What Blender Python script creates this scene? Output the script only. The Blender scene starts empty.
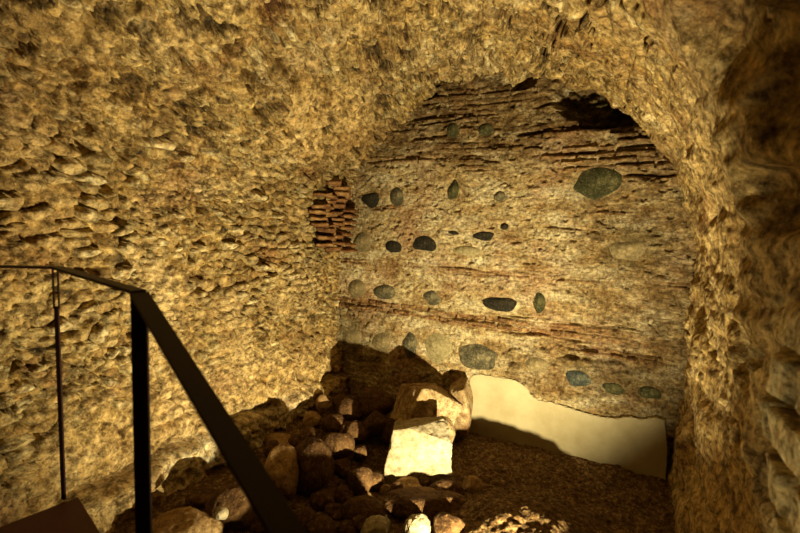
import bpy, bmesh, math, random
import numpy as np
from mathutils import Matrix, Vector

S = bpy.context.scene
C = S.collection

# ------------------------------------------------------------------ camera
F = 447.0
YAW, PITCH, ROLL = math.radians(27.2), math.radians(5.3), math.radians(1.95)
fw0 = np.array([-math.sin(YAW), math.cos(YAW), 0]); rt0 = np.array([math.cos(YAW), math.sin(YAW), 0]); up0 = np.array([0, 0, 1.])
fw = fw0*math.cos(PITCH)-up0*math.sin(PITCH); u1 = up0*math.cos(PITCH)+fw0*math.sin(PITCH)
rt = rt0*math.cos(ROLL)+u1*math.sin(ROLL); up = u1*math.cos(ROLL)-rt0*math.sin(ROLL)
def ray(x, y): return fw+rt*(x-400)/F-up*(y-266.5)/F
def on_y(x, y, Y): r = ray(x, y); return r*Y/r[1]
def on_z(x, y, Z): r = ray(x, y); return r*Z/r[2]
def at_depth(x, y, d): return ray(x, y)*d

cam_data = bpy.data.cameras.new('camera')
cam = bpy.data.objects.new('camera', cam_data); C.objects.link(cam)
M = Matrix(((rt[0], up[0], -fw[0], 0), (rt[1], up[1], -fw[1], 0), (rt[2], up[2], -fw[2], 0), (0, 0, 0, 1)))
cam.matrix_world = M
cam_data.sensor_width = 36; cam_data.lens = F*36/800; cam_data.clip_start = .02
cam_data.dof.use_dof = True; cam_data.dof.focus_distance = 3.6; cam_data.dof.aperture_fstop = 2.6
S.camera = cam

# ------------------------------------------------------------------ numpy noise
def hsh(ix, iy, iz, seed):
    n = (ix.astype(np.int64)*374761393 + iy.astype(np.int64)*668265263 + iz.astype(np.int64)*2147483647 + seed*1274126177) & 0xffffffff
    n = ((n ^ (n >> 13))*1274126177) & 0xffffffff
    n = ((n ^ (n >> 16))*2246822519) & 0xffffffff
    n = n ^ (n >> 15)
    return (n & 0xffffff)/16777215.0
def vnoise(x, y, z, seed=0):
    x0, y0, z0 = np.floor(x), np.floor(y), np.floor(z)
    fx, fy, fz = x-x0, y-y0, z-z0
    q = lambda t: t*t*t*(t*(t*6-15)+10)
    fx, fy, fz = q(fx), q(fy), q(fz)
    out = 0
    for a in (0, 1):
        for b in (0, 1):
            for c in (0, 1):
                out = out + (fx if a else 1-fx)*(fy if b else 1-fy)*(fz if c else 1-fz)*hsh(x0+a, y0+b, z0+c, seed)
    return out*2-1
def fbm(x, y, z, octv=4, seed=0, gain=.5):
    s, a, t = 0, 1, 0
    for i in range(octv):
        s = s + a*vnoise(x+i*17.3, y-i*9.1, z+i*4.7, seed+i); t += a; a *= gain
        x, y, z = x*2.03, y*2.03, z*2.03
    return s/t
def voro(u, v, seed, jit=.9):
    iu, iv = np.floor(u), np.floor(v)
    f1 = np.full(u.shape, 9.); f2 = f1.copy(); rid = np.zeros(u.shape); rb = rid.copy(); dx = rid.copy(); dy = rid.copy()
    z = np.zeros(u.shape)
    for a in (-1, 0, 1):
        for b in (-1, 0, 1):
            cu, cv = iu+a, iv+b
            px = cu+.5+(hsh(cu, cv, z, seed)-.5)*jit; py = cv+.5+(hsh(cu, cv, z, seed+1)-.5)*jit
            ddx, ddy = u-px, v-py; d = np.sqrt(ddx**2+ddy**2)
            m = d < f1
            f2 = np.where(m, f1, np.minimum(f2, d))
            rid = np.where(m, hsh(cu, cv, z, seed+2), rid); rb = np.where(m, hsh(cu, cv, z, seed+3), rb)
            dx = np.where(m, ddx, dx); dy = np.where(m, ddy, dy); f1 = np.where(m, d, f1)
    return f1, f2-f1, rid, rb, dx, dy
def ss(a, b, x):
    t = np.clip((x-a)/(b-a), 0, 1); return t*t*(3-2*t)
def blob(x, y, cx, cy, rx, ry, soft=.35):
    return 1-ss(1-soft, 1+soft, np.sqrt(((x-cx)/rx)**2+((y-cy)/ry)**2))

# ------------------------------------------------------------------ helpers
def tag(o, label=None, cat=None, group=None, kind=None):
    if label: o['label'] = label
    if cat: o['category'] = cat
    if group: o['group'] = group
    if kind: o['kind'] = kind
    return o
def link_mesh(name, me, mat, parent=None):
    o = bpy.data.objects.new(name, me); C.objects.link(o)
    if mat: me.materials.append(mat)
    if parent: o.parent = parent
    return o
def grid_mesh(name, P, mat, attrs=None, parent=None, flip=False):
    """P: (n, m, 3) array"""
    n, m = P.shape[:2]
    me = bpy.data.meshes.new(name)
    idx = np.arange(n*m).reshape(n, m)
    q = np.stack([idx[:-1, :-1], idx[1:, :-1], idx[1:, 1:], idx[:-1, 1:]], -1).reshape(-1, 4)
    if flip: q = q[:, ::-1]
    nf = len(q)
    me.vertices.add(n*m); me.vertices.foreach_set('co', P.reshape(-1).astype(np.float32))
    me.loops.add(nf*4); me.loops.foreach_set('vertex_index', q.reshape(-1).astype(np.int32))
    me.polygons.add(nf); me.polygons.foreach_set('loop_start', (np.arange(nf)*4).astype(np.int32))
    me.update(calc_edges=True)
    me.polygons.foreach_set('use_smooth', np.ones(nf, dtype=bool))
    for k, a in (attrs or {}).items():
        at = me.attributes.new(k, 'FLOAT', 'POINT'); at.data.foreach_set('value', a.reshape(-1).astype(np.float32))
    me.update()
    return link_mesh(name, me, mat, parent)
def bm_obj(name, bm, mat, parent=None, smooth=False):
    me = bpy.data.meshes.new(name); bmesh.ops.recalc_face_normals(bm, faces=bm.faces)
    bm.to_mesh(me); bm.free()
    if smooth:
        for p in me.polygons: p.use_smooth = True
    return link_mesh(name, me, mat, parent)

# ------------------------------------------------------------------ materials
def new_mat(name, rough=.9, spec=.2):
    m = bpy.data.materials.new(name); m.use_nodes = True
    nt = m.node_tree; b = nt.nodes['Principled BSDF']
    b.inputs['Roughness'].default_value = rough; b.inputs['Specular IOR Level'].default_value = spec
    return m, nt, b
class N:
    def __init__(s, nt): s.nt = nt; s.co = nt.nodes.new('ShaderNodeTexCoord').outputs['Object']
    def new(s, t, **k):
        n = s.nt.nodes.new(t)
        for a, v in k.items(): setattr(n, a, v)
        return n
    def map(s, sc, loc=(0, 0, 0)):
        n = s.new('ShaderNodeMapping'); n.inputs['Scale'].default_value = sc; n.inputs['Location'].default_value = loc
        s.nt.links.new(s.co, n.inputs['Vector']); return n.outputs[0]
    def noise(s, scale, detail=4, rough=.6, vec=None, dist=0):
        n = s.new('ShaderNodeTexNoise'); n.inputs['Scale'].default_value = scale; n.inputs['Detail'].default_value = detail
        n.inputs['Roughness'].default_value = rough; n.inputs['Distortion'].default_value = dist
        s.nt.links.new(vec or s.co, n.inputs['Vector']); return n.outputs['Fac']
    def attr(s, name):
        n = s.new('ShaderNodeAttribute', attribute_name=name); return n.outputs['Fac']
    def rng(s, v, a, b, c=0, d=1):
        n = s.new('ShaderNodeMapRange'); n.clamp = True
        for i, x in enumerate((a, b, c, d)): n.inputs[i+1].default_value = x
        s.nt.links.new(v, n.inputs[0]); return n.outputs[0]
    def mul(s, a, b, op='MULTIPLY'):
        n = s.new('ShaderNodeMath', operation=op)
        for i, x in enumerate((a, b)):
            if isinstance(x, (int, float)): n.inputs[i].default_value = x
            else: s.nt.links.new(x, n.inputs[i])
        return n.outputs[0]
    def mix(s, f, a, b, mode='MIX'):
        n = s.new('ShaderNodeMix', data_type='RGBA', blend_type=mode)
        for i, x in ((0, f), (6, a), (7, b)):
            if isinstance(x, tuple): n.inputs[i].default_value = (*x, 1)
            elif isinstance(x, (int, float)): n.inputs[i].default_value = x
            else: s.nt.links.new(x, n.inputs[i])
        return n.outputs[2]
    def ramp(s, v, stops):
        n = s.new('ShaderNodeValToRGB'); e = n.color_ramp.elements
        while len(e) < len(stops): e.new(.5)
        for i, (p, c) in enumerate(stops): e[i].position = p; e[i].color = (*c, 1)
        s.nt.links.new(v, n.inputs[0]); return n.outputs[0]
    def bump(s, b, h, dist, strength=1.0, prev=None):
        n = s.new('ShaderNodeBump'); n.inputs['Distance'].default_value = dist; n.inputs['Strength'].default_value = strength
        s.nt.links.new(h, n.inputs['Height'])
        if prev: s.nt.links.new(prev, n.inputs['Normal'])
        if b: s.nt.links.new(n.outputs[0], b.inputs['Normal'])
        return n.outputs[0]
    def out(s, b, col, g=1.42):
        n = s.new('ShaderNodeGamma'); n.inputs[1].default_value = g; s.nt.links.new(col, n.inputs[0])
        s.nt.links.new(n.outputs[0], b.inputs['Base Color'])

def mat_rubble(name, tint=(1, 1, 1)):
    m, nt, b = new_mat(name)
    k = N(nt)
    mortar = k.ramp(k.noise(5, 6, .65), [(.32, (.24, .15, .055)), (.45, (.43, .31, .135)), (.57, (.60, .475, .235)), (.7, (.72, .615, .37))])
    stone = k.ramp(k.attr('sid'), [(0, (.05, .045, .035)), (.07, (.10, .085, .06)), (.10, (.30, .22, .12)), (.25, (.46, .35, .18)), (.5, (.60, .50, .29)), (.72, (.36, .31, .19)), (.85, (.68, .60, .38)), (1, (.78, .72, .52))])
    stone = k.mix(k.rng(k.noise(22, 4), .35, .75), stone, (.52, .37, .17))
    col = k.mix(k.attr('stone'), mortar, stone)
    col = k.mix(k.mul(k.attr('plaster'), .75), col, k.ramp(k.noise(9, 5), [(.3, (.50, .35, .15)), (.7, (.84, .70, .44))]))
    col = k.mix(k.mul(k.attr('pale'), k.rng(k.noise(26, 5, .7), .36, .56)), col, (.78, .72, .56))
    red = k.mul(k.rng(k.noise(1.9, 4, .6, dist=.5), .56, .72), .55)
    col = k.mix(red, col, (.33, .13, .06))
    col = k.mix(k.mul(k.attr('green'), k.rng(k.noise(12, 5), .35, .6)), col, (.20, .18, .085))
    col = k.mix(k.mul(k.rng(k.noise(1.3, 5, .62), .48, .66), .55), col, (.34, .22, .095))
    col = k.mix(k.mul(k.rng(k.noise(1.6, 5, .62, vec=k.map((1, 1, 1), (4, 9, 2))), .52, .68), .6), col, (.76, .63, .40))
    stain = k.rng(k.noise(11, 7, .78), .52, .66)
    col = k.mix(k.mul(stain, .8), col, (.14, .085, .03))
    col = k.mix(k.mul(k.rng(k.noise(34, 5, .75), .53, .66), .65), col, (.16, .09, .035))
    col = k.mix(k.mul(k.rng(k.noise(60, 3, .6), .6, .72), .5), col, (.78, .68, .48))
    col = k.mix(1.0, col, k.ramp(k.noise(20, 8, .74), [(.36, (.36, .33, .28)), (.5, (.92, .92, .92)), (.64, (1.35, 1.33, 1.28))]), 'MULTIPLY')
    k.out(b, col)
    n1 = k.bump(None, k.noise(17, 6, .62), .024, 1.0)
    k.bump(b, k.noise(110, 4, .7), .006, 1, prev=n1)
    return m
M_RUB = mat_rubble('rubble_masonry')

def mat_back():
    m, nt, b = new_mat('coursed_masonry')
    k = N(nt)
    st = k.noise(3.2, 6, .62, vec=k.map((1, 1, 2.6)))
    col = k.ramp(st, [(.3, (.36, .25, .12)), (.43, (.60, .48, .28)), (.55, (.76, .67, .46)), (.72, (.84, .78, .60))])
    col = k.mix(k.mul(k.rng(k.noise(16, 5, .7, vec=k.map((1, 1, 3.2))), .5, .68), .7), col, (.34, .21, .095))
    col = k.mix(k.mul(k.rng(k.noise(48, 4, .7), .55, .7), .6), col, (.22, .14, .07))
    col = k.mix(k.mul(k.rng(k.noise(2.3, 4, .6), .5, .68), .45), col, (.50, .30, .20))
    br = k.ramp(k.noise(18, 5, .75, vec=k.map((1, 1, 4))), [(.35, (.15, .07, .03)), (.48, (.34, .18, .085)), (.58, (.54, .37, .19)), (.7, (.72, .58, .36))])
    col = k.mix(k.attr('brick'), col, br)
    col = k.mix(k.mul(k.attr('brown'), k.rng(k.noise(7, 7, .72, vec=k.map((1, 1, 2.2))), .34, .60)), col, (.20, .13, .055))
    col = k.mix(k.mul(k.attr('green'), k.rng(k.noise(9, 5), .3, .6)), col, (.13, .115, .055))  # green tint, in the top right hollow also standing in for its shade
    col = k.mix(1.0, col, k.ramp(k.noise(34, 8, .8), [(.36, (.36, .33, .28)), (.5, (.92, .92, .92)), (.64, (1.35, 1.33, 1.28))]), 'MULTIPLY')
    k.out(b, col)
    n1 = k.bump(None, k.noise(26, 8, .75, vec=k.map((1, 1, 1.8))), .030, 1.0)
    k.bump(b, k.noise(120, 3, .7), .004, .8, prev=n1)
    return m
M_BACK = mat_back()

def mat_rock(name, stops, sc=6, speck=None, bump=.02, patch=None):
    m, nt, b = new_mat(name)
    k = N(nt)
    col = k.ramp(k.noise(sc, 6, .65), stops)
    if patch: col = k.mix(k.rng(k.noise(sc*.7, 5, .6, vec=k.map((1, 1, 1), (3, 5, 1))), .5, .6), col, patch)
    if speck: col = k.mix(k.mul(k.rng(k.noise(sc*9, 3, .6), .56, .68), .7), col, speck)
    col = k.mix(1.0, col, k.ramp(k.noise(sc*5, 8, .8), [(.36, (.6, .58, .54)), (.5, (.95, .95, .95)), (.64, (1.2, 1.2, 1.18))]), 'MULTIPLY')
    k.out(b, col)
    n1 = k.bump(None, k.noise(sc*3, 6, .7), bump, 1.0)
    k.bump(b, k.noise(sc*16, 3, .7), bump*.2, .8, prev=n1)
    return m
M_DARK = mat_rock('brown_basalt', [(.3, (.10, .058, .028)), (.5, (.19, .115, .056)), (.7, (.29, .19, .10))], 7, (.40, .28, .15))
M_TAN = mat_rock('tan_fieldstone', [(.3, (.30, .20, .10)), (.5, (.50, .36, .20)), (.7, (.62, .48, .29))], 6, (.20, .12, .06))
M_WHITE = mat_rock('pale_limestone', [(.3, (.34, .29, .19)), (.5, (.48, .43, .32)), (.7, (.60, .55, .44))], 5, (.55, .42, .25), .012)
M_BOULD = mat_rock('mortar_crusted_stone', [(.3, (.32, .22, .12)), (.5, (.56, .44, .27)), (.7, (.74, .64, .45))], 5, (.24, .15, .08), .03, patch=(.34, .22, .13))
M_BAS_D = mat_rock('dark_basalt', [(.3, (.025, .022, .016)), (.55, (.055, .048, .034)), (.75, (.13, .11, .07))], 14, (.28, .23, .14), .006)
M_BAS_G = mat_rock('grey_basalt', [(.35, (.08, .075, .05)), (.5, (.17, .155, .105)), (.65, (.34, .30, .20))], 14, (.45, .38, .25), .006)
M_BAS_GR = mat_rock('mossy_basalt', [(.3, (.045, .047, .022)), (.5, (.10, .10, .05)), (.7, (.24, .22, .12))], 12, (.36, .30, .18), .008)
M_BAS_B = mat_rock('bluish_basalt', [(.3, (.045, .052, .05)), (.5, (.095, .11, .10)), (.7, (.24, .24, .18))], 14, (.36, .30, .20), .008)
M_BAS_T = mat_rock('tan_grey_wall_stone', [(.3, (.16, .125, .07)), (.5, (.30, .25, .15)), (.7, (.46, .38, .24))], 10, (.20, .16, .09), .006)
M_BAS_P = mat_rock('pale_wall_stone', [(.3, (.28, .24, .14)), (.5, (.42, .37, .23)), (.7, (.52, .46, .30))], 8, (.28, .22, .13), .005)
M_BRICK = mat_rock('old_red_brick', [(.3, (.13, .07, .035)), (.5, (.33, .19, .09)), (.7, (.58, .42, .22))], 9, (.50, .36, .2), .008)

def mat_dirt():
    m, nt, b = new_mat('loose_earth')
    k = N(nt)
    col = k.ramp(k.noise(28, 6, .75), [(.32, (.13, .075, .03)), (.5, (.30, .20, .10)), (.62, (.50, .38, .21)), (.75, (.68, .57, .38))])
    col = k.mix(1.0, col, k.ramp(k.noise(60, 8, .8), [(.36, (.36, .33, .28)), (.5, (.92, .92, .92)), (.64, (1.35, 1.33, 1.28))]), 'MULTIPLY')
    k.out(b, col)
    n1 = k.bump(None, k.noise(45, 6, .75), .02, 1.0)
    k.bump(b, k.noise(150, 3, .7), .005, 1, prev=n1)
    return m
M_DIRT = mat_dirt()
def mat_plaster():
    m, nt, b = new_mat('smooth_mortar')
    k = N(nt)
    col = k.ramp(k.noise(3.5, 5, .6), [(.3, (.36, .30, .17)), (.55, (.45, .39, .245)), (.75, (.49, .44, .29))])
    col = k.mix(k.mul(k.rng(k.noise(30, 5, .7), .58, .75), .35), col, (.50, .38, .2))
    k.out(b, col, 1.1); k.bump(b, k.noise(9, 6, .6), .012, .8)
    return m
M_PLAST = mat_plaster()
def mat_metal():
    m, nt, b = new_mat('dark_brown_painted_steel', .55, .3)
    k = N(nt)
    k.out(b, k.ramp(k.noise(8, 4), [(.35, (.022, .007, .005)), (.7, (.034, .011, .008))]), 1)
    return m
M_METAL = mat_metal()
def mat_plate():
    m, nt, b = new_mat('oxide_brown_steel_plate', .6, .3)
    k = N(nt)
    k.out(b, k.ramp(k.noise(6, 4), [(.35, (.075, .014, .012)), (.7, (.105, .022, .017))]), 1)
    return m
M_PLATE = mat_plate()

# ------------------------------------------------------------------ vaulted shell
CX, CZ, RAD, ZB, YB = -1.10, -0.22, 1.52, -2.15, 3.72
SW = CZ-ZB; SA = math.pi*RAD; ST = 2*SW+SA
def profile(s):
    th = np.clip((s-SW)/RAD, 0, math.pi)
    x = CX-RAD*np.cos(th); z = CZ+RAD*np.sin(th)
    z = np.where(s < SW, ZB+s, np.where(s > SW+SA, CZ-(s-SW-SA), z))
    nx = np.cos(th); nz = -np.sin(th)
    return x, z, nx, nz
def shell(s, y):
    x, z, nx, nz = profile(s)
    g = fbm(x*.9, y*.9, z*.9, 3, 5)*.055 + fbm(x*2.6, y*2.6, z*2.6, 3, 9)*.032
    w = fbm(s*5, y*5, s*0+3, 3, 21)*.35
    w2 = fbm(s*5, y*5, s*0+9, 3, 22)*.35
    wall = 1-ss(SW+.35, SW+1.0, s)                                  # left wall zone
    right = ss(SW+SA-1.4, SW+SA-.4, s)
    # stones: flat courses on the wall, rounder in the vault
    su = .115+0*s; sv = .060+.018*(1-wall)
    f1, e, rid, rb, dx, dy = voro(y/.118+w, s/.064+w2, 31)
    tilt = (rb-.5)*dx*.06+(rid-.35)*dy*.085
    st1 = ss(.0, .20, e)*(.056+.060*(rid-.5)) + tilt - ss(.35, .75, f1)*.015
    f1b, eb, ridb, rbb, dxb, dyb = voro(y/.060+w*1.4+7, s/.038+w2*1.4, 57)
    st2 = ss(.0, .28, eb)*(.032+.044*(ridb-.5))+(rbb-.5)*dxb*.034+(ridb-.3)*dyb*.040
    pick = ss(-.1, .1, fbm(y*2.2, s*2.2, s*0, 3, 77)+.16-.5*ss(3.0, 3.6, y)*wall)
    stn = st1*pick+st2*(1-pick); sid = np.where(pick > .5, rid, ridb)
    # smooth mortar zones
    low = 1-ss(-1.28, -.92, z+.10*fbm(y*2, z*2, s*0, 3, 41))
    low = np.where(s < SW, low, 0)
    pl = np.maximum.reduce([low*.95,
        blob(y, s, 2.95, SW+1.1, .60, .36)*.95, blob(y, s, 2.5, SW+1.15, .22, .15)*.7,
        blob(y, s, 1.7, SW+1.25, .3, .2)*.5, right*.45,
        ss(.15, .5, fbm(y*1.7, s*1.7, s*0+4, 3, 91))*.5])
    mort = .012+fbm(y*9, s*11, s*0, 5, 61)*.030*(1-.5*ss(SW+SA-2.3, SW+SA-1.5, s))+pl*.030
    kk = .006
    d = (stn-mort)
    h = mort+np.where(d > 0, d, 0)*1.0
    rr = ss(SW+SA-2.3, SW+SA-1.5, s)
    vz = ss(SW+.45, SW+1.1, s); d = d*(1-.85*rr)*(1-.55*vz*(1-right)); h = mort+.5*(d+np.sqrt(d*d+kk*kk))
    smask = ss(-.003, .006, d)*(1-pl*.6)
    # gaps and holes between stones
    gap = (1-ss(0, .13, e))*pick+(1-ss(0, .18, eb))*(1-pick)
    gm = ss(-.15, .2, fbm(y*3.1, s*3.1, s*0+2, 3, 101))*(1-pl)
    h = h-gap*gm*.050*(1-.85*rr)
    fh, eh, rh, rbh, _, _ = voro(y/.21, s/.15, 131)
    hole = (rh > .62+.25*rr)*(1-ss(.10, .26, fh+fbm(y*14, s*14, s*0, 3, 5)*.10))
    h = h-hole*(.075+.04*ss(SW+.5, SW+1.0, s))*(1-.6*low)*(1-.5*pl)
    vlt = ss(SW+.5, SW+1.2, s)*(1-ss(SW+SA-1.6, SW+SA-.8, s))
    f3, e3, r3, rb3, dx3, dy3 = voro(y/.19+w2, s/.15+w, 171)
    h = h+vlt*(1-.7*rr)*(.6*(1-pl)+.4)*(ss(0, .25, e3)*(.04+.07*(r3-.5))+(rb3-.5)*dx3*.10+(r3-.4)*dy3*.10-.02)
    pt = fbm(y*9, s*11, s*0, 4, 175)+.10*fbm(y*1.5, s*1.5, s*0, 2, 176)-.03; h = h-vlt*ss(.24, .30, pt)*.09; pit_shade = vlt*ss(.20, .26, pt); sid = np.where(pit_shade > .3, .01, sid); smask = np.maximum(smask, pit_shade); pl = pl*(1-pit_shade)  # vault pits: shade of the holes painted in as dark stone colour
    # ledges and cracks in the lower left wall
    lz = z+.05*fbm(y*1.4, z*.5, s*0, 4, 201)+.03*fbm(y*7, z*7, s*0, 3, 203)
    led = np.where(s < SW, 1., 0.)
    h = h+led*(ss(-1.50, -1.545, lz)*0+(1-ss(-1.56, -1.50, lz))*.085+(1-ss(-1.30, -1.25, lz+.03*fbm(y*3, z*3, s*0, 3, 205)))*.035)
    crack = np.exp(-((lz+1.505)/.024)**2)*ss(-.15, .2, fbm(y*2.3, z*2, s*0, 3, 207))
    crack2 = np.exp(-((lz+1.33+.08*(y-2))/.018)**2)*ss(-.05, .2, fbm(y*2.0+5, z*2, s*0, 3, 209))
    h = h-led*(crack*.10+crack2*.06)
    rid1 = 1-np.abs(fbm(y*4.5, s*6, s*0, 4, 211)); h = h+low*(rid1-.8)*.13
    # right wall: bigger hollows and brick ends near the camera
    hr = np.zeros_like(s)
    for (hy, hz, ry, rz, dp) in ((1.95, -.42, .13, .10, .09), (1.62, -.66, .10, .12, .10), (2.2, -.75, .10, .06, .05), (2.9, -1.15, .10, .13, .08), (3.2, -1.35, .07, .1, .07),
                                 (1.55, .12, .14, .09, .08), (1.9, .20, .12, .10, .06), (1.45, -.95, .1, .2, .07), (2.35, -1.3, .12, .07, .06), (1.5, .55, .2, .12, .09), (1.2, .35, .2, .15, .1)):
        q = fbm(y*6, z*6, s*0, 3, 301)*.35
        hr = hr+blob(y+q*.2, z+q*.1, hy, hz, ry, rz, .4)*dp*(s > SW+SA*.55)
    h = h-hr+right*fbm(y*3, z*3, s*0, 3, 311)*.055+rr*fbm(y*2.2, s*16, s*0, 4, 312)*.018
    bz = (z+.05*(y-1.3)+.012*fbm(y*5,z*5,s*0,2,7))/.135; fb = bz-np.floor(bz)
    bmask = blob(y, z, 1.08, -.72, .48, .72, .15)*(s > SW+SA*.7)
    by = y/.30+np.floor(bz)*.47; fby = by-np.floor(by)
    joint = ss(0, .16, fb)*ss(0, .16, 1-fb)*ss(0, .06, fby)*ss(0, .06, 1-fby)
    h = h*(1-bmask*.6)+bmask*(joint*.10-.045+(hsh(np.floor(bz), np.floor(by), bz*0, 5)-.5)*.02)
    smask = np.maximum(smask*(1-bmask), bmask*joint); sid = np.where(bmask > .4, .93, sid)
    # vault broken edge above the end wall
    edge = ss(3.35, 3.7, y)*ss(SW+.2, SW+.8, s)*(1-ss(SW+SA-1.7, SW+SA-1.0, s))
    h = h+edge*(.02+.07*fbm(y*6, s*6, s*0, 3, 401))
    h = h+fbm(s*24, y*20, s*0, 4, 71)*.014*(1-.45*rr)*(1-.45*vz)
    h = h+g
    pale = blob(y, z, 2.35, -1.62, .75, .14, .6)*(s < SW)
    green = (1-ss(.0, .5, np.abs(y-3.35)))*blob(y, s, 3.35, SW+.35, .45, .5)*.7
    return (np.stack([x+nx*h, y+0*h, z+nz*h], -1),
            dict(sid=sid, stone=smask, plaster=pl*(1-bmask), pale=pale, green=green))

ys = np.concatenate([np.arange(-1.4, .75, .045), np.arange(.75, 3.80, .0082)])
def band(name, s0, s1):
    ss_ = np.linspace(s0, s1, int((s1-s0)/.0085)+1)
    Sg, Yg = np.meshgrid(ss_, ys, indexing='ij')
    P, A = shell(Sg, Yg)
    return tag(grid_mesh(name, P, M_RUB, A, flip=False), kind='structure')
wl = band('wall_left', 0, SW+.9); cl = band('ceiling', SW+.9, SW+SA-.9); wr = band('wall_right', SW+SA-.9, ST)
wl['label'] = 'rough rubble stone wall rising on the left'
cl['label'] = 'rough stone and mortar barrel vault overhead'
wr['label'] = 'close rough stone wall along the right edge'

# ------------------------------------------------------------------ end wall
# embedded stones of the end wall (they belong to it)
EMB = [  # px, py, w, h, material, label, seed
 (370, 199, 24, 21, M_BAS_D, 'blackish squarish stone beside the brick arch stub'), (398, 197, 19, 23, M_BAS_G, 'grey stone right of the blackish squarish one'),
 (453, 192, 13, 30, M_BAS_GR, 'tall narrow grey green stone'), (498, 196, 14, 12, M_BAS_G, 'small grey stone of the upper row'),
 (394, 247, 21, 16, M_BAS_D, 'small black stone of the middle row'), (425, 244, 28, 20, M_BAS_D, 'larger black stone of the middle row'),
 (483, 236, 25, 10, M_BAS_D, 'flat black stone'), (503, 226, 10, 9, M_BAS_D, 'tiny dark stone'), (454, 233, 13, 4, M_BAS_D, 'dark sliver of stone'),
 (361, 243, 24, 24, M_BAS_T, 'tan grey rounded stone beside the corner'), (357, 289, 22, 22, M_BAS_T, 'dull tan stone of the lower row at the corner'),
 (384, 292, 26, 18, M_BAS_G, 'grey stone of the lower row'), (431, 298, 22, 18, M_BAS_G, 'mottled grey stone of the lower row'),
 (500, 304, 38, 20, M_BAS_D, 'large black oval stone'), (538, 303, 15, 26, M_BAS_GR, 'upright dark green stone'),
 (597, 184, 46, 38, M_BAS_GR, 'large mossy round stone high on the right'), (452, 130, 13, 17, M_BAS_GR, 'small greenish stone near the vault'),
 (485, 129, 17, 14, M_BAS_GR, 'faint greenish stone near the vault'), (438, 349, 36, 36, M_BAS_P, 'big pale squarish stone in the bottom row'),
 (478, 358, 44, 30, M_BAS_G, 'big grey oval stone in the bottom row'), (409, 345, 18, 32, M_BAS_G, 'dark grey wedge stone in the bottom row'),
 (577, 379, 28, 20, M_BAS_B, 'bluish black stone above the smooth mortar patch'), (612, 389, 22, 15, M_BAS_GR, 'faint greenish stone above the smooth patch'),
 (650, 394, 22, 17, M_BAS_GR, 'dull green stone near the right wall'), (383, 343, 28, 26, M_BAS_T, 'tan stone of the bottom row'),
 (352, 338, 26, 34, M_BAS_T, 'dark tan stone at the left foot'), (628, 250, 34, 28, M_BAS_T, 'weathered brown stone right of centre'),
 (536, 366, 26, 20, M_BAS_T, 'weathered tan stone above the patch'), (465, 251, 30, 12, M_BAS_P, 'pale flat stone of the middle row')]
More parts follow.
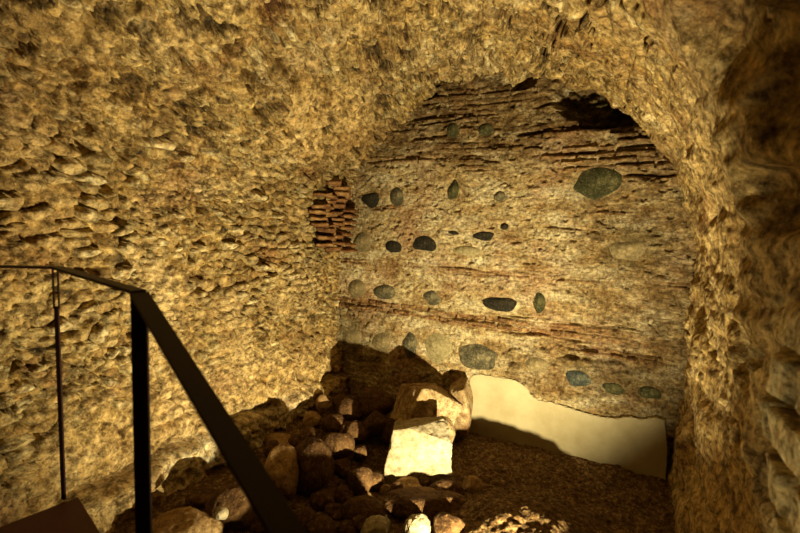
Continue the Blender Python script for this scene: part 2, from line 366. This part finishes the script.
def backwall():
    xs = np.arange(-2.95, .75, .0064); zs = np.arange(-2.15, 1.55, .0064)
    X, Z = np.meshgrid(xs, zs, indexing='ij'); O = X*0
    wz = Z+.028*fbm(X*1.6, Z*.6, O, 3, 501)
    h0 = fbm(X*1.2, Z*1.2, O, 3, 503)*.035
    h = h0+fbm(X*5, Z*9, O, 4, 505)*.014
    h = h+fbm(X*14, Z*24, O, 4, 507)*.013+fbm(X*45, Z*45, O, 3, 508)*.003
    brick = O.copy()
    def course(z0, hw, amp, mask, depth=.035, n=1):
        nonlocal h, brick
        mask = mask*ss(-.30-.3*(z0 < -.7), .10-.3*(z0 < -.7), fbm(X*3.3, Z*9, O, 4, 1200+int(z0*60)))
        ins = (1-ss(hw*.8, hw*1.15, np.abs(wz-z0+.012*fbm(X*9, O, O, 3, int(z0*97)+600))))*mask
        zz = (wz-z0)/(2*hw)*n; fr = zz-np.floor(zz)
        bx = X/.27+np.floor(zz)*.43; fx = bx-np.floor(bx)
        r = hsh(np.floor(bx), np.floor(zz), O, 700+int(z0*50))
        body = ss(0, .22, fr)*ss(0, .22, 1-fr)*ss(0, .05, fx)*ss(0, .05, 1-fx)
        rg = fbm(X*22, Z*50, O, 3, 801)*.5
        h = h+ins*(amp*(body*(.4+1.0*r)-(1-body)*1.2)+rg*amp*.7)
        hol = (hsh(np.floor(bx*1.7), np.floor(zz), O, 900+int(z0*50)) > .8)*ss(0, .3, fr)*ss(0, .3, 1-fr)
        h = h-ins*hol*depth
        brick = np.maximum(brick, ins*(.25+.55*body)*(1-.35*(z0 > .4)))
    one = O+1
    course(-.80, .060, .020, 1-.55*ss(-.6, .3, X), .05, 2)
    course(-.375, .026, .011, ss(-.1, .35, fbm(X*2, O, O, 3, 811)+.2), .025, 1)
    course(.145, .022, .008, ss(-.1, .35, fbm(X*2+7, O, O, 3, 812)+.05), .02, 1)
    course(-.93, .028, .020, ss(-1.0, -.6, X)*ss(-.2, .2, fbm(X*2+3, O, O, 3, 813)+.2), .06, 1)
    for i, z0 in enumerate((.50, .60, .69, .78, .87, .96, 1.05, 1.14)):
        course(z0, .040, .013+.012*ss(-1.0, -.4, X), ss(-.25, .25, fbm(X*1.5+i*3, Z*0, O, 3, 820+i)+.25*ss(-1.2, -.5, X)+.1), .04+.03*ss(-1, -.5, X), 1)
    st = fbm(X*3.2, Z*34, O, 4, 1300); h = h-(1-ss(.0, .045, np.abs(st-.12)))*ss(-.1, .25, fbm(X*3, Z*5, O, 3, 1301))*.009
    pit = fbm(X*17, Z*26, O, 4, 1310); h = h-ss(.38, .5, pit)*.024
    # long open joints high on the right
    for z0, xa, xb, dp, hw in ((.80, -.85, .1, .07, .016), (.60, -.55, .15, .06, .012), (1.0, -.75, -.25, .06, .014), (.42, -.1, .25, .05, .012), (1.10, -.6, -.3, .05, .02),
                           (.86, -1.85, -1.5, .05, .012), (.98, -1.75, -1.35, .04, .010), (1.04, -1.9, -1.62, .05, .018), (-.99, -.42, -.05, .07, .016), (-.86, -.9, -.2, .04, .009), (-.72, -1.0, .1, .03, .007), (-.36, -1.6, -1.2, .025, .006), (.02, -.6, -.38, .04, .008)):
        q = Z-z0+.02*fbm(X*5, O, O, 3, 840)-.06*(X+.5)*(z0 > .5)
        h = h-np.exp(-(q/hw)**2)*ss(xa-.08, xa+.05, X)*(1-ss(xb-.05, xb+.08, X))*dp*(.6+.6*ss(-.3, .3, fbm(X*9, O, O, 3, 841)))
    # hollow at the top right, and small hollows
    q = fbm(X*6, Z*6, O, 3, 850)*.06
    h = h-blob(X+q, Z-q+.45*(X+.25)*.5, -.28, .97, .30, .16, .35)*(.20+.08*fbm(X*12, Z*14, O, 3, 851))
    h = h-blob(X+q, Z+q, -.84, 1.20, .08, .05, .4)*.10
    h = h-blob(X+q, Z+q, -1.68, 1.18, .08, .04, .4)*.08
    # rough broken zone above the smooth patch and at the left foot
    rz = np.maximum(blob(X, Z, -.35, -1.12, .75, .22, .4), blob(X, Z, -2.35, -1.1, .4, .35, .4)*.8)
    h = h+rz*(fbm(X*9, Z*11, O, 4, 861)*.045)
    f1, e, rid, rb, dx, dy = voro(X/.17+fbm(X*4, Z*4, O, 2, 3)*.3, Z/.12, 871)
    h = h+(ss(0, .25, e)-.5)*.022*np.maximum(rz, .25)
    for (px, py, w, hh_, mt, lab) in EMB:
        p = on_y(px, py, YB); dp = float(p@fw)/F
        m = blob(X, Z, p[0], p[2], w*dp*.56, hh_*dp*.54, .25)
        h = h*(1-m)+(h0-.006)*m
    # recess the wall where the smooth patch sits
    h = h-(1-ss(-1.45, -1.36, Z+.10*ss(-.75,-.45,X)))*.07*ss(-1.2, -1.12, X)
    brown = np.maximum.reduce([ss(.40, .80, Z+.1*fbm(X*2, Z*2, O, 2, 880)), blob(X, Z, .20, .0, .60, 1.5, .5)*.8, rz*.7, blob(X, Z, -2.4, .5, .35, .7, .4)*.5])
    green = np.maximum.reduce([blob(X, Z, -.28, .96, .25, .13, .4), blob(X, Z, .0, -.1, .2, .16, .5)*.6, blob(X, Z, -.05, -1.1, .3, .12, .5)*.6, blob(X, Z, -2.45, -1.1, .2, .3, .5)*.5])  # green tint; first blob also paints shade into the top right hollow
    P = np.stack([X, YB-h, Z], -1)
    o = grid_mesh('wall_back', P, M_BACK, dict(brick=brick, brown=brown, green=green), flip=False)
    tag(o, 'end wall of coursed masonry with embedded dark basalt stones', kind='structure')
    return o, (xs, zs, h)
wb, (BX, BZ, BH) = backwall()
def back_y(x, z):
    i = int(np.clip((x-BX[0])/(BX[1]-BX[0]), 0, len(BX)-1)); j = int(np.clip((z-BZ[0])/(BZ[1]-BZ[0]), 0, len(BZ)-1))
    return YB-float(np.median(BH[max(0, i-6):i+7, max(0, j-6):j+7]))

# ------------------------------------------------------------------ rocks
def ico(sub):
    bm = bmesh.new(); bmesh.ops.create_icosphere(bm, subdivisions=sub, radius=1)
    v = np.array([q.co[:] for q in bm.verts]); f = np.array([[q.index for q in p.verts] for p in bm.faces]); bm.free(); return v, f
ICO = {k: ico(k) for k in (3, 4, 5, 6)}
def rock_mesh(name, seed, size, planes=14, rough=.05, sub=5, soft=.06, flat=.72, rot=None, faces=None):
    V, Fc = ICO[sub]; rs = np.random.RandomState(seed)
    n = rs.normal(size=(planes, 3)); n /= np.linalg.norm(n, axis=1)[:, None]
    d = flat+rs.rand(planes)*(1-flat)*1.1
    if faces:
        n = np.concatenate([n*1.0, np.array([f[:3] for f in faces], float)]); n /= np.linalg.norm(n, axis=1)[:, None]
        d = np.concatenate([d, [f[3] for f in faces]]); planes = len(n)
    r = np.full(len(V), 1.04)
    for i in range(planes):
        c = V@n[i]; lim = np.where(c > .15, d[i]/np.maximum(c, .15), 9)
        t = np.clip((r-lim)/soft*.5+.5, 0, 1); r = r*(1-t)+lim*t-soft*t*(1-t)
    P = V*r[:, None]
    P = P/np.abs(P).max(axis=0)
    o = rs.rand(3)*50
    a, b, c = (P*1.7+o).T
    nn = fbm(a, b, c, 3, seed)*rough*1.6+fbm(a*4, b*4, c*4, 4, seed+3)*rough*.8
    nn = nn - rough*.9*np.exp(-(fbm(a*1.3, b*1.3, c*1.3, 3, seed+8)/.035)**2)
    P = P*(1+nn)[:, None]*np.array(size)/2
    if rot is not None: P = P@np.array(Matrix.Rotation(rot[0], 3, 'X')@Matrix.Rotation(rot[1], 3, 'Y')@Matrix.Rotation(rot[2], 3, 'Z'))
    me = bpy.data.meshes.new(name); me.from_pydata(P.tolist(), [], Fc.tolist())
    me.polygons.foreach_set('use_smooth', np.ones(len(Fc), dtype=bool)); me.update()
    return me

for i, (px, py, w, h, mt, lab) in enumerate(EMB):
    p = on_y(px, py, YB); dep = float(p@fw)
    ww = w*dep/F/ max(.55, 1-.0)*1.12; hh = h*dep/F
    me = rock_mesh('embedded_stone', 40+i, (ww, .10, hh), 10, .022, 4, .10, .76)
    yy = back_y(p[0], p[2])
    o = link_mesh('embedded_stone', me, mt, wb); o.location = (p[0], yy+.026, p[2]); o['label'] = lab

# smooth mortar patch at the foot
def patch():
    pts = [(470, 377), (478, 374), (492, 377), (505, 378), (518, 382), (527, 388), (531, 396), (540, 401), (552, 403), (566, 407), (580, 412), (592, 415), (604, 418), (618, 419), (628, 417), (642, 420), (655, 418), (665, 421), (667, 450), (665, 492), (560, 474), (462, 446), (466, 410)]
    Q = []
    for i, p in enumerate(pts):
        a = on_y(*p, 3.69); b = on_y(*pts[(i+1) % len(pts)], 3.69)
        for t in np.linspace(0, 1, 5)[:-1]: Q.append(a*(1-t)+b*t+np.array([0, 0, .006*math.sin(i*3.1+t*9)]))
    bm = bmesh.new()
    v1 = [bm.verts.new((q[0], 3.690, q[2])) for q in Q]; v2 = [bm.verts.new((q[0], 3.76, q[2])) for q in Q]
    n = len(Q); f = bm.faces.new(v1)
    for i in range(n): bm.faces.new((v1[i], v2[i], v2[(i+1) % n], v1[(i+1) % n]))
    bmesh.ops.bevel(bm, geom=list(f.edges), offset=.008, segments=3, affect='EDGES')
    o = bm_obj('mortar_patch', bm, M_PLAST, wb); o['label'] = 'smooth cream mortar patch along the foot of the wall'
patch()

# stub of a brick arch in the corner
def arch_stub():
    bm = bmesh.new(); rnd = random.Random(4)
    cols = ((-2.500, 3.24), (-2.500, 3.37), (-2.485, 3.49), (-2.43, 3.58))
    for i in range(11):
        z = -.20+.055*i
        for j, (x, y) in enumerate(cols):
            if (j == 0 and not 2 < i < 9) or (j == 3 and i > 8) or rnd.random() < .10: continue
            x += rnd.uniform(-.02, .015)
            t = (i-5)/5
            m = Matrix.Translation((x+.02*t*t+rnd.uniform(-.012, .012), y+.03*t+rnd.uniform(-.01, .01), z-.024*j+(.0, .021, .006, .017)[j]+rnd.uniform(-.010, .010))) @ Matrix.Rotation(math.radians(rnd.uniform(-6, 6)+(-55 if j < 3 else -25)), 4, 'Z') @ Matrix.Rotation(math.radians((-15 if j < 3 else 10)+rnd.uniform(-5, 5)), 4, 'Y') @ Matrix.Rotation(math.radians(rnd.uniform(-6, 6)), 4, 'X')
            bmesh.ops.create_cube(bm, size=1, matrix=m @ Matrix.Diagonal((.135+rnd.uniform(-.04, .05), .16, .027+rnd.uniform(-.007, .007), 1)))
    bmesh.ops.bevel(bm, geom=list(bm.edges), offset=.006, segments=2, affect='EDGES')
    bmesh.ops.subdivide_edges(bm, edges=[e for e in bm.edges if e.calc_length() > .05], cuts=6, use_grid_fill=True)
    for v in bm.verts:
        p = np.array([v.co[:]])*26
        v.co += Vector((float(vnoise(*p.T, 1)[0]), float(vnoise(*p.T, 2)[0]), float(vnoise(*p.T, 3)[0])*.6))*.010
    o = bm_obj('brick_arch_stub', bm, M_BRICK, wb, smooth=True); o['label'] = 'stub of red brick arch in the left corner'
arch_stub()

# ------------------------------------------------------------------ floor
def floor_z(x, y, fine=True):
    x = np.asarray(x, float); y = np.asarray(y, float); o = x*0
    z = -1.84+.11*(1-ss(-2.5, -1.35, x+.25*(y-3)*0))+.03*fbm(x*1.5, y*1.5, o, 3, 1001)
    z = z+.05*ss(2.9, 3.7, y)*ss(-1.6, -1.0, x)+.17*blob(x, y, -.42, 2.54, .34, .36, .85)
    if fine:
        z = z+fbm(x*8, y*8, o, 4, 1003)*.024+np.maximum(fbm(x*26, y*26, o, 4, 1005), -.1)*.022+fbm(x*70, y*70, o, 2, 1006)*.004
    return z
fx = np.arange(-2.75, .60, .009); fy = np.concatenate([np.arange(-1.4, 1.6, .05), np.arange(1.6, 3.80, .009)])
FXg, FYg = np.meshgrid(fx, fy, indexing='ij')
fl = grid_mesh('floor', np.stack([FXg, FYg, floor_z(FXg, FYg)], -1), M_DIRT)
tag(fl, 'uneven floor of loose crumbly earth', kind='structure')
# wall closing the room behind the camera
xs = np.linspace(-2.8, .6, 90); zs = np.linspace(-2.15, 1.45, 90)
X_, Z_ = np.meshgrid(xs, zs, indexing='ij')
wf = grid_mesh('wall_front', np.stack([X_, -1.3+.03*fbm(X_*4, Z_*4, X_*0, 3, 9), Z_], -1), M_RUB, flip=True); tag(wf, kind='structure')

# ------------------------------------------------------------------ rubble stones
def place_rock(px, py, w, h, mt, label, seed, sink=.28, lift=0, depth=None, planes=12, rough=.05, sub=5, thick=None, rot=None, group='fallen stones of the rubble pile', flat=.72, name='fallen_stone', soft=.06, cat='stone', faces=None):
    if depth is None:
        t = 3.0
        for _ in range(40):
            p = ray(px, py)*t; hh = h*t/F
            tgt = float(floor_z(p[0], p[1], False))+hh*(.5-sink)+lift
            r = ray(px, py); t = .5*t+.5*np.clip(tgt/r[2], 1.2, 4.6)
        depth = float(t)
    p = at_depth(px, py, depth)
    ww, hh = w*depth/F, h*depth/F
    th = thick or .5*(ww+hh)
    me = rock_mesh(name, seed, (ww*1.04, th, hh*1.06), planes, rough, sub, soft, flat, rot, faces)
    o = link_mesh(name, me, mt); o.location = p; o.rotation_euler = (0, 0, YAW)
    return tag(o, label, cat, group)
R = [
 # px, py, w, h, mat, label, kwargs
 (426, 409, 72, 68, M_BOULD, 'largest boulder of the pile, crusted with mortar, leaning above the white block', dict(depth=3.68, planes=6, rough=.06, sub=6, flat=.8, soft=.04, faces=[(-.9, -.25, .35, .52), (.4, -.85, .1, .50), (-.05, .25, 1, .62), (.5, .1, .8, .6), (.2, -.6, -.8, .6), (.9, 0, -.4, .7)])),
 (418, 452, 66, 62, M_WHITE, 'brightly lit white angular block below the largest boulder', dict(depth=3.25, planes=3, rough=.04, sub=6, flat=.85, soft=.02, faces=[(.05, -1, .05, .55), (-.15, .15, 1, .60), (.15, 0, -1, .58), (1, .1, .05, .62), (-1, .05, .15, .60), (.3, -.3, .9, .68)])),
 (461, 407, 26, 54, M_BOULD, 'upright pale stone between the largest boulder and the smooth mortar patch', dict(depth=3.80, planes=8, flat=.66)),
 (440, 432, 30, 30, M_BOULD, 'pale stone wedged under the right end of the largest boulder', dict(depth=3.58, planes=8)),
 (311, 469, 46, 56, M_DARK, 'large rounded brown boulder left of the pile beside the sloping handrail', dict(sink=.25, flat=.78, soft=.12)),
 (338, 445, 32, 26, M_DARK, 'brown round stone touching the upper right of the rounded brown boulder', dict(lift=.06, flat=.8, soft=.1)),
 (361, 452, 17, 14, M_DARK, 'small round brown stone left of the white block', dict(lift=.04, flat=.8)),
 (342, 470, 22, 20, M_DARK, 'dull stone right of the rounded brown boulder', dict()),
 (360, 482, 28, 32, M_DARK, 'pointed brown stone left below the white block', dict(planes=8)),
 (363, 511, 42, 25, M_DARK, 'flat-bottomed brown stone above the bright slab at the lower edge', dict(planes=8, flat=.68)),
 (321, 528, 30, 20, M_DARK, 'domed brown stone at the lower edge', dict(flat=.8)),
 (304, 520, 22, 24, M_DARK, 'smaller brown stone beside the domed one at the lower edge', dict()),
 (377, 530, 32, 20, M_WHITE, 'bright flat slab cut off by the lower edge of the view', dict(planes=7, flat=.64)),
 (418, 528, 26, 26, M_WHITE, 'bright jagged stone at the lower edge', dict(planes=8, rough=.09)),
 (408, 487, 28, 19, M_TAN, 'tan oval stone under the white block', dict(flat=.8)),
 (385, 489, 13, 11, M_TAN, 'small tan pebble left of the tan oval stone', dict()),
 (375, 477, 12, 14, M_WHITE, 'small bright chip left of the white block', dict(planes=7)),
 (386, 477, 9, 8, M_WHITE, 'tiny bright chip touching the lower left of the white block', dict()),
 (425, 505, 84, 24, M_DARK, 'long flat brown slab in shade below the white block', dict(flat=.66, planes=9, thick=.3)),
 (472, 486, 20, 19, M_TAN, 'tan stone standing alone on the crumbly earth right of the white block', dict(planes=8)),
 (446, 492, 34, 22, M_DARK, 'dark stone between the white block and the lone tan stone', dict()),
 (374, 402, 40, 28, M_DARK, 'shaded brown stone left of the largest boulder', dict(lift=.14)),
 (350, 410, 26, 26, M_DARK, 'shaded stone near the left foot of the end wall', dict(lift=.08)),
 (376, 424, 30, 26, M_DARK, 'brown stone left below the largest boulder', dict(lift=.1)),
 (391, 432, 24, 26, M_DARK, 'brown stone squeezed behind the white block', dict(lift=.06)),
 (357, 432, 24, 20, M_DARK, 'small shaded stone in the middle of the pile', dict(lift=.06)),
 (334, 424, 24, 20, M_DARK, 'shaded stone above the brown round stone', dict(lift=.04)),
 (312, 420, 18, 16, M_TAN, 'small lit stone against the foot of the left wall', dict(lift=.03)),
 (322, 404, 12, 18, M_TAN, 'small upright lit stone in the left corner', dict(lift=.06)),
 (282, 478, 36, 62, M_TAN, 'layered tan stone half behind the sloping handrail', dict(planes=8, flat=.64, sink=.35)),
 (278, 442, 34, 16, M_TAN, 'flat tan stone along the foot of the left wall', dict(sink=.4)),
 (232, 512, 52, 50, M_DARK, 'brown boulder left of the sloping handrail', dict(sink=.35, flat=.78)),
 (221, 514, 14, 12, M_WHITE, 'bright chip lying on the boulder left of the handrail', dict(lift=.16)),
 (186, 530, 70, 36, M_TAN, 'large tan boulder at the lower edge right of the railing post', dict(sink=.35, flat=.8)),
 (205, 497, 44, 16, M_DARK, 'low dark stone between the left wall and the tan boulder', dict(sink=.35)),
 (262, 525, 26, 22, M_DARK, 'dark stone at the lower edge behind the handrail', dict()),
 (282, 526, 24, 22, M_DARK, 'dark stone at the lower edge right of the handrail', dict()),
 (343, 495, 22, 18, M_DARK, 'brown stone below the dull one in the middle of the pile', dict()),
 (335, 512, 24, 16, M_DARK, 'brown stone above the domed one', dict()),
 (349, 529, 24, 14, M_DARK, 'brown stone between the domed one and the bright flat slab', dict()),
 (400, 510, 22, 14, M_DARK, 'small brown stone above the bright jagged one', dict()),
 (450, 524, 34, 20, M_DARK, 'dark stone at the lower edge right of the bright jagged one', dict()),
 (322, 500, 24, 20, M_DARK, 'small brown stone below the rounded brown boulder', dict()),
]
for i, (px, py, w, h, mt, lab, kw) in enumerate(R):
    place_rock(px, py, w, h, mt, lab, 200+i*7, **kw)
place_rock(444, 630, 122, 60, M_DARK, 'long brown stone added in front of the pile just below the view to shade it', 777, depth=1.98, thick=.30, flat=.8)  # unseen stone added to throw shadow over the rubble pile
place_rock(408, 576, 72, 64, M_DARK, 'rounded brown stone added just below the view left of the long one to cast shade', 778, depth=2.25, flat=.8)  # second unseen stone, added to shade the rounded brown boulder
# small stones filling the gaps of the pile
rnd = random.Random(12)
FILL = []
for k in range(46):
    px = rnd.uniform(270, 455); py = rnd.uniform(400, 530)
    if px < 300 and py < 440: continue
    FILL.append((px, py, rnd.uniform(13, 24), rnd.uniform(10, 18)))
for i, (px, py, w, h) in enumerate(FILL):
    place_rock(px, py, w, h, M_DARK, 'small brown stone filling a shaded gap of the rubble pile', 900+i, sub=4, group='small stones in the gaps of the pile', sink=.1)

# ------------------------------------------------------------------ railing and platform
ZR = -.20
P0 = on_z(0, 266.5, ZR); P1 = on_z(57, 267.5, ZR); ZP = float(at_depth(62, 505, float(P1@fw)*1.03)[2]); P2 = on_z(139, 292, ZR)
P3 = at_depth(285, 529, .62)
dirx = (P3-P2); P4 = P2+dirx*1.45; Pm = P1+(P0-P1)/np.linalg.norm(P0-P1)*1.6
rail = bpy.data.objects.new('railing', None); C.objects.link(rail); rail.location = (P1[0], P1[1], ZP)
tag(rail, 'dark brown steel railing with thin flat bars in the left foreground', 'railing')
bpy.context.view_layer.update()
def flatbar(bm, a, b, w, t, side=None):
    """bar from a to b; side = direction of the wide face's width"""
    a = Vector(a); b = Vector(b); d = (b-a).normalized()
    s = Vector(side) if side is not None else d.cross(Vector((0, 0, 1)))
    s = (s-d*s.dot(d)).normalized(); n = d.cross(s).normalized()
    vs = [bm.verts.new(p+s*i*w/2+n*j*t/2) for p in (a, b) for i, j in ((-1, -1), (1, -1), (1, 1), (-1, 1))]
    for f in ((0, 1, 2, 3), (7, 6, 5, 4), (0, 4, 5, 1), (1, 5, 6, 2), (2, 6, 7, 3), (3, 7, 4, 0)): bm.faces.new([vs[k] for k in f])
def rpart(name, bm, lab=None):
    bmesh.ops.bevel(bm, geom=list(bm.edges), offset=.0012, segments=2, affect='EDGES')
    o = bm_obj(name, bm, M_METAL, rail); o.matrix_parent_inverse = Matrix.Translation(-rail.location)
    if lab: o['label'] = lab
bm = bmesh.new(); flatbar(bm, Pm, P1, .037, .008); flatbar(bm, P1, P2, .038, .009); rpart('handrail', bm, 'level handrail')
bm = bmesh.new(); flatbar(bm, P2+np.array([0, 0, -.004]), P4, .045, .009); rpart('handrail', bm, 'sloping handrail')
bm = bmesh.new(); flatbar(bm, P2+np.array([0, 0, -.003]), (P2[0], P2[1], ZP), .043, .010, side=rt0); rpart('post', bm)
bm = bmesh.new(); b4 = P4; flatbar(bm, b4+np.array([0, 0, -.006]), (b4[0], b4[1], ZP), .043, .010, side=rt0); rpart('post', bm)
q = np.array([P1[0], P1[1], 0])+rt0*(-.007)
bm = bmesh.new()
zt = on_y(55, 306, q[1])[2]
flatbar(bm, (q[0], q[1], zt), (q[0], q[1], ZP), .0165, .008, side=rt0)
for sgn in (-1, 1):
    c = q+rt0*sgn*.0095
    flatbar(bm, (c[0], c[1], ZR-.004), (c[0], c[1], zt-.01), .006, .006, side=rt0)
rpart('baluster', bm, 'slim baluster with forked top')
Cc = on_z(78, 497, ZP); E1 = on_z(5, 525, ZP); E2 = on_z(100, 533, ZP)
d1 = (E1-Cc)/np.linalg.norm(E1-Cc); d2 = (E2-Cc)/np.linalg.norm(E2-Cc)
poly = [Cc, Cc+d2*1.6, Cc+d2*1.6+d1*.75, Cc+d1*.75]
bm = bmesh.new()
v1 = [bm.verts.new((p[0], p[1], ZP)) for p in poly]; v2 = [bm.verts.new((p[0], p[1], ZP-.012)) for p in poly]
bm.faces.new(v1); bm.faces.new(v2[::-1])
for i in range(4): bm.faces.new((v1[i], v1[(i+1) % 4], v2[(i+1) % 4], v2[i]))
pl = bpy.data.objects.new('platform', None); C.objects.link(pl); cpl = sum(poly)/4; pl.location = (cpl[0], cpl[1], ZB+.2)
tag(pl, 'reddish brown steel platform corner at the lower left under the railing', 'platform')
bpy.context.view_layer.update()
def ppart(name, bm, mt):
    o = bm_obj(name, bm, mt, pl); o.matrix_parent_inverse = Matrix.Translation(-pl.location)
ppart('deck_plate', bm, M_PLATE)
for p in poly:
    c = cpl+(p-cpl)*.9
    bm = bmesh.new(); flatbar(bm, (c[0], c[1], ZP-.012), (c[0], c[1], float(floor_z(c[0], c[1]))-.02), .05, .05, side=rt0); ppart('leg', bm, M_METAL)

# ------------------------------------------------------------------ light
def spot(name, loc, target, power, size, blend, rad, col):
    l = bpy.data.lights.new(name, 'SPOT'); l.energy = power; l.spot_size = math.radians(size); l.spot_blend = blend; l.shadow_soft_size = rad; l.color = col
    o = bpy.data.objects.new(name, l); C.objects.link(o); o.location = loc
    o.rotation_euler = (Vector(target)-Vector(loc)).to_track_quat('-Z', 'Y').to_euler(); return o
WARM = (1.0, .84, .46)
spot('floor_spot', (-.02, 1.60, -1.645), (-2.2, 3.35, .4), 640, 130, .7, .018, WARM)
spot('side_spot', (-.75, .75, -1.2), (.42, 1.38, -.55), 34, 40, .9, .03, WARM)
w = bpy.data.worlds.new('world'); S.world = w; w.use_nodes = True
w.node_tree.nodes['Background'].inputs[0].default_value = (.02, .013, .006, 1)

S.view_settings.view_transform = 'Standard'; S.view_settings.look = 'None'
S.view_settings.gamma = 1; S.view_settings.use_curve_mapping = False; S.view_settings.exposure = 0
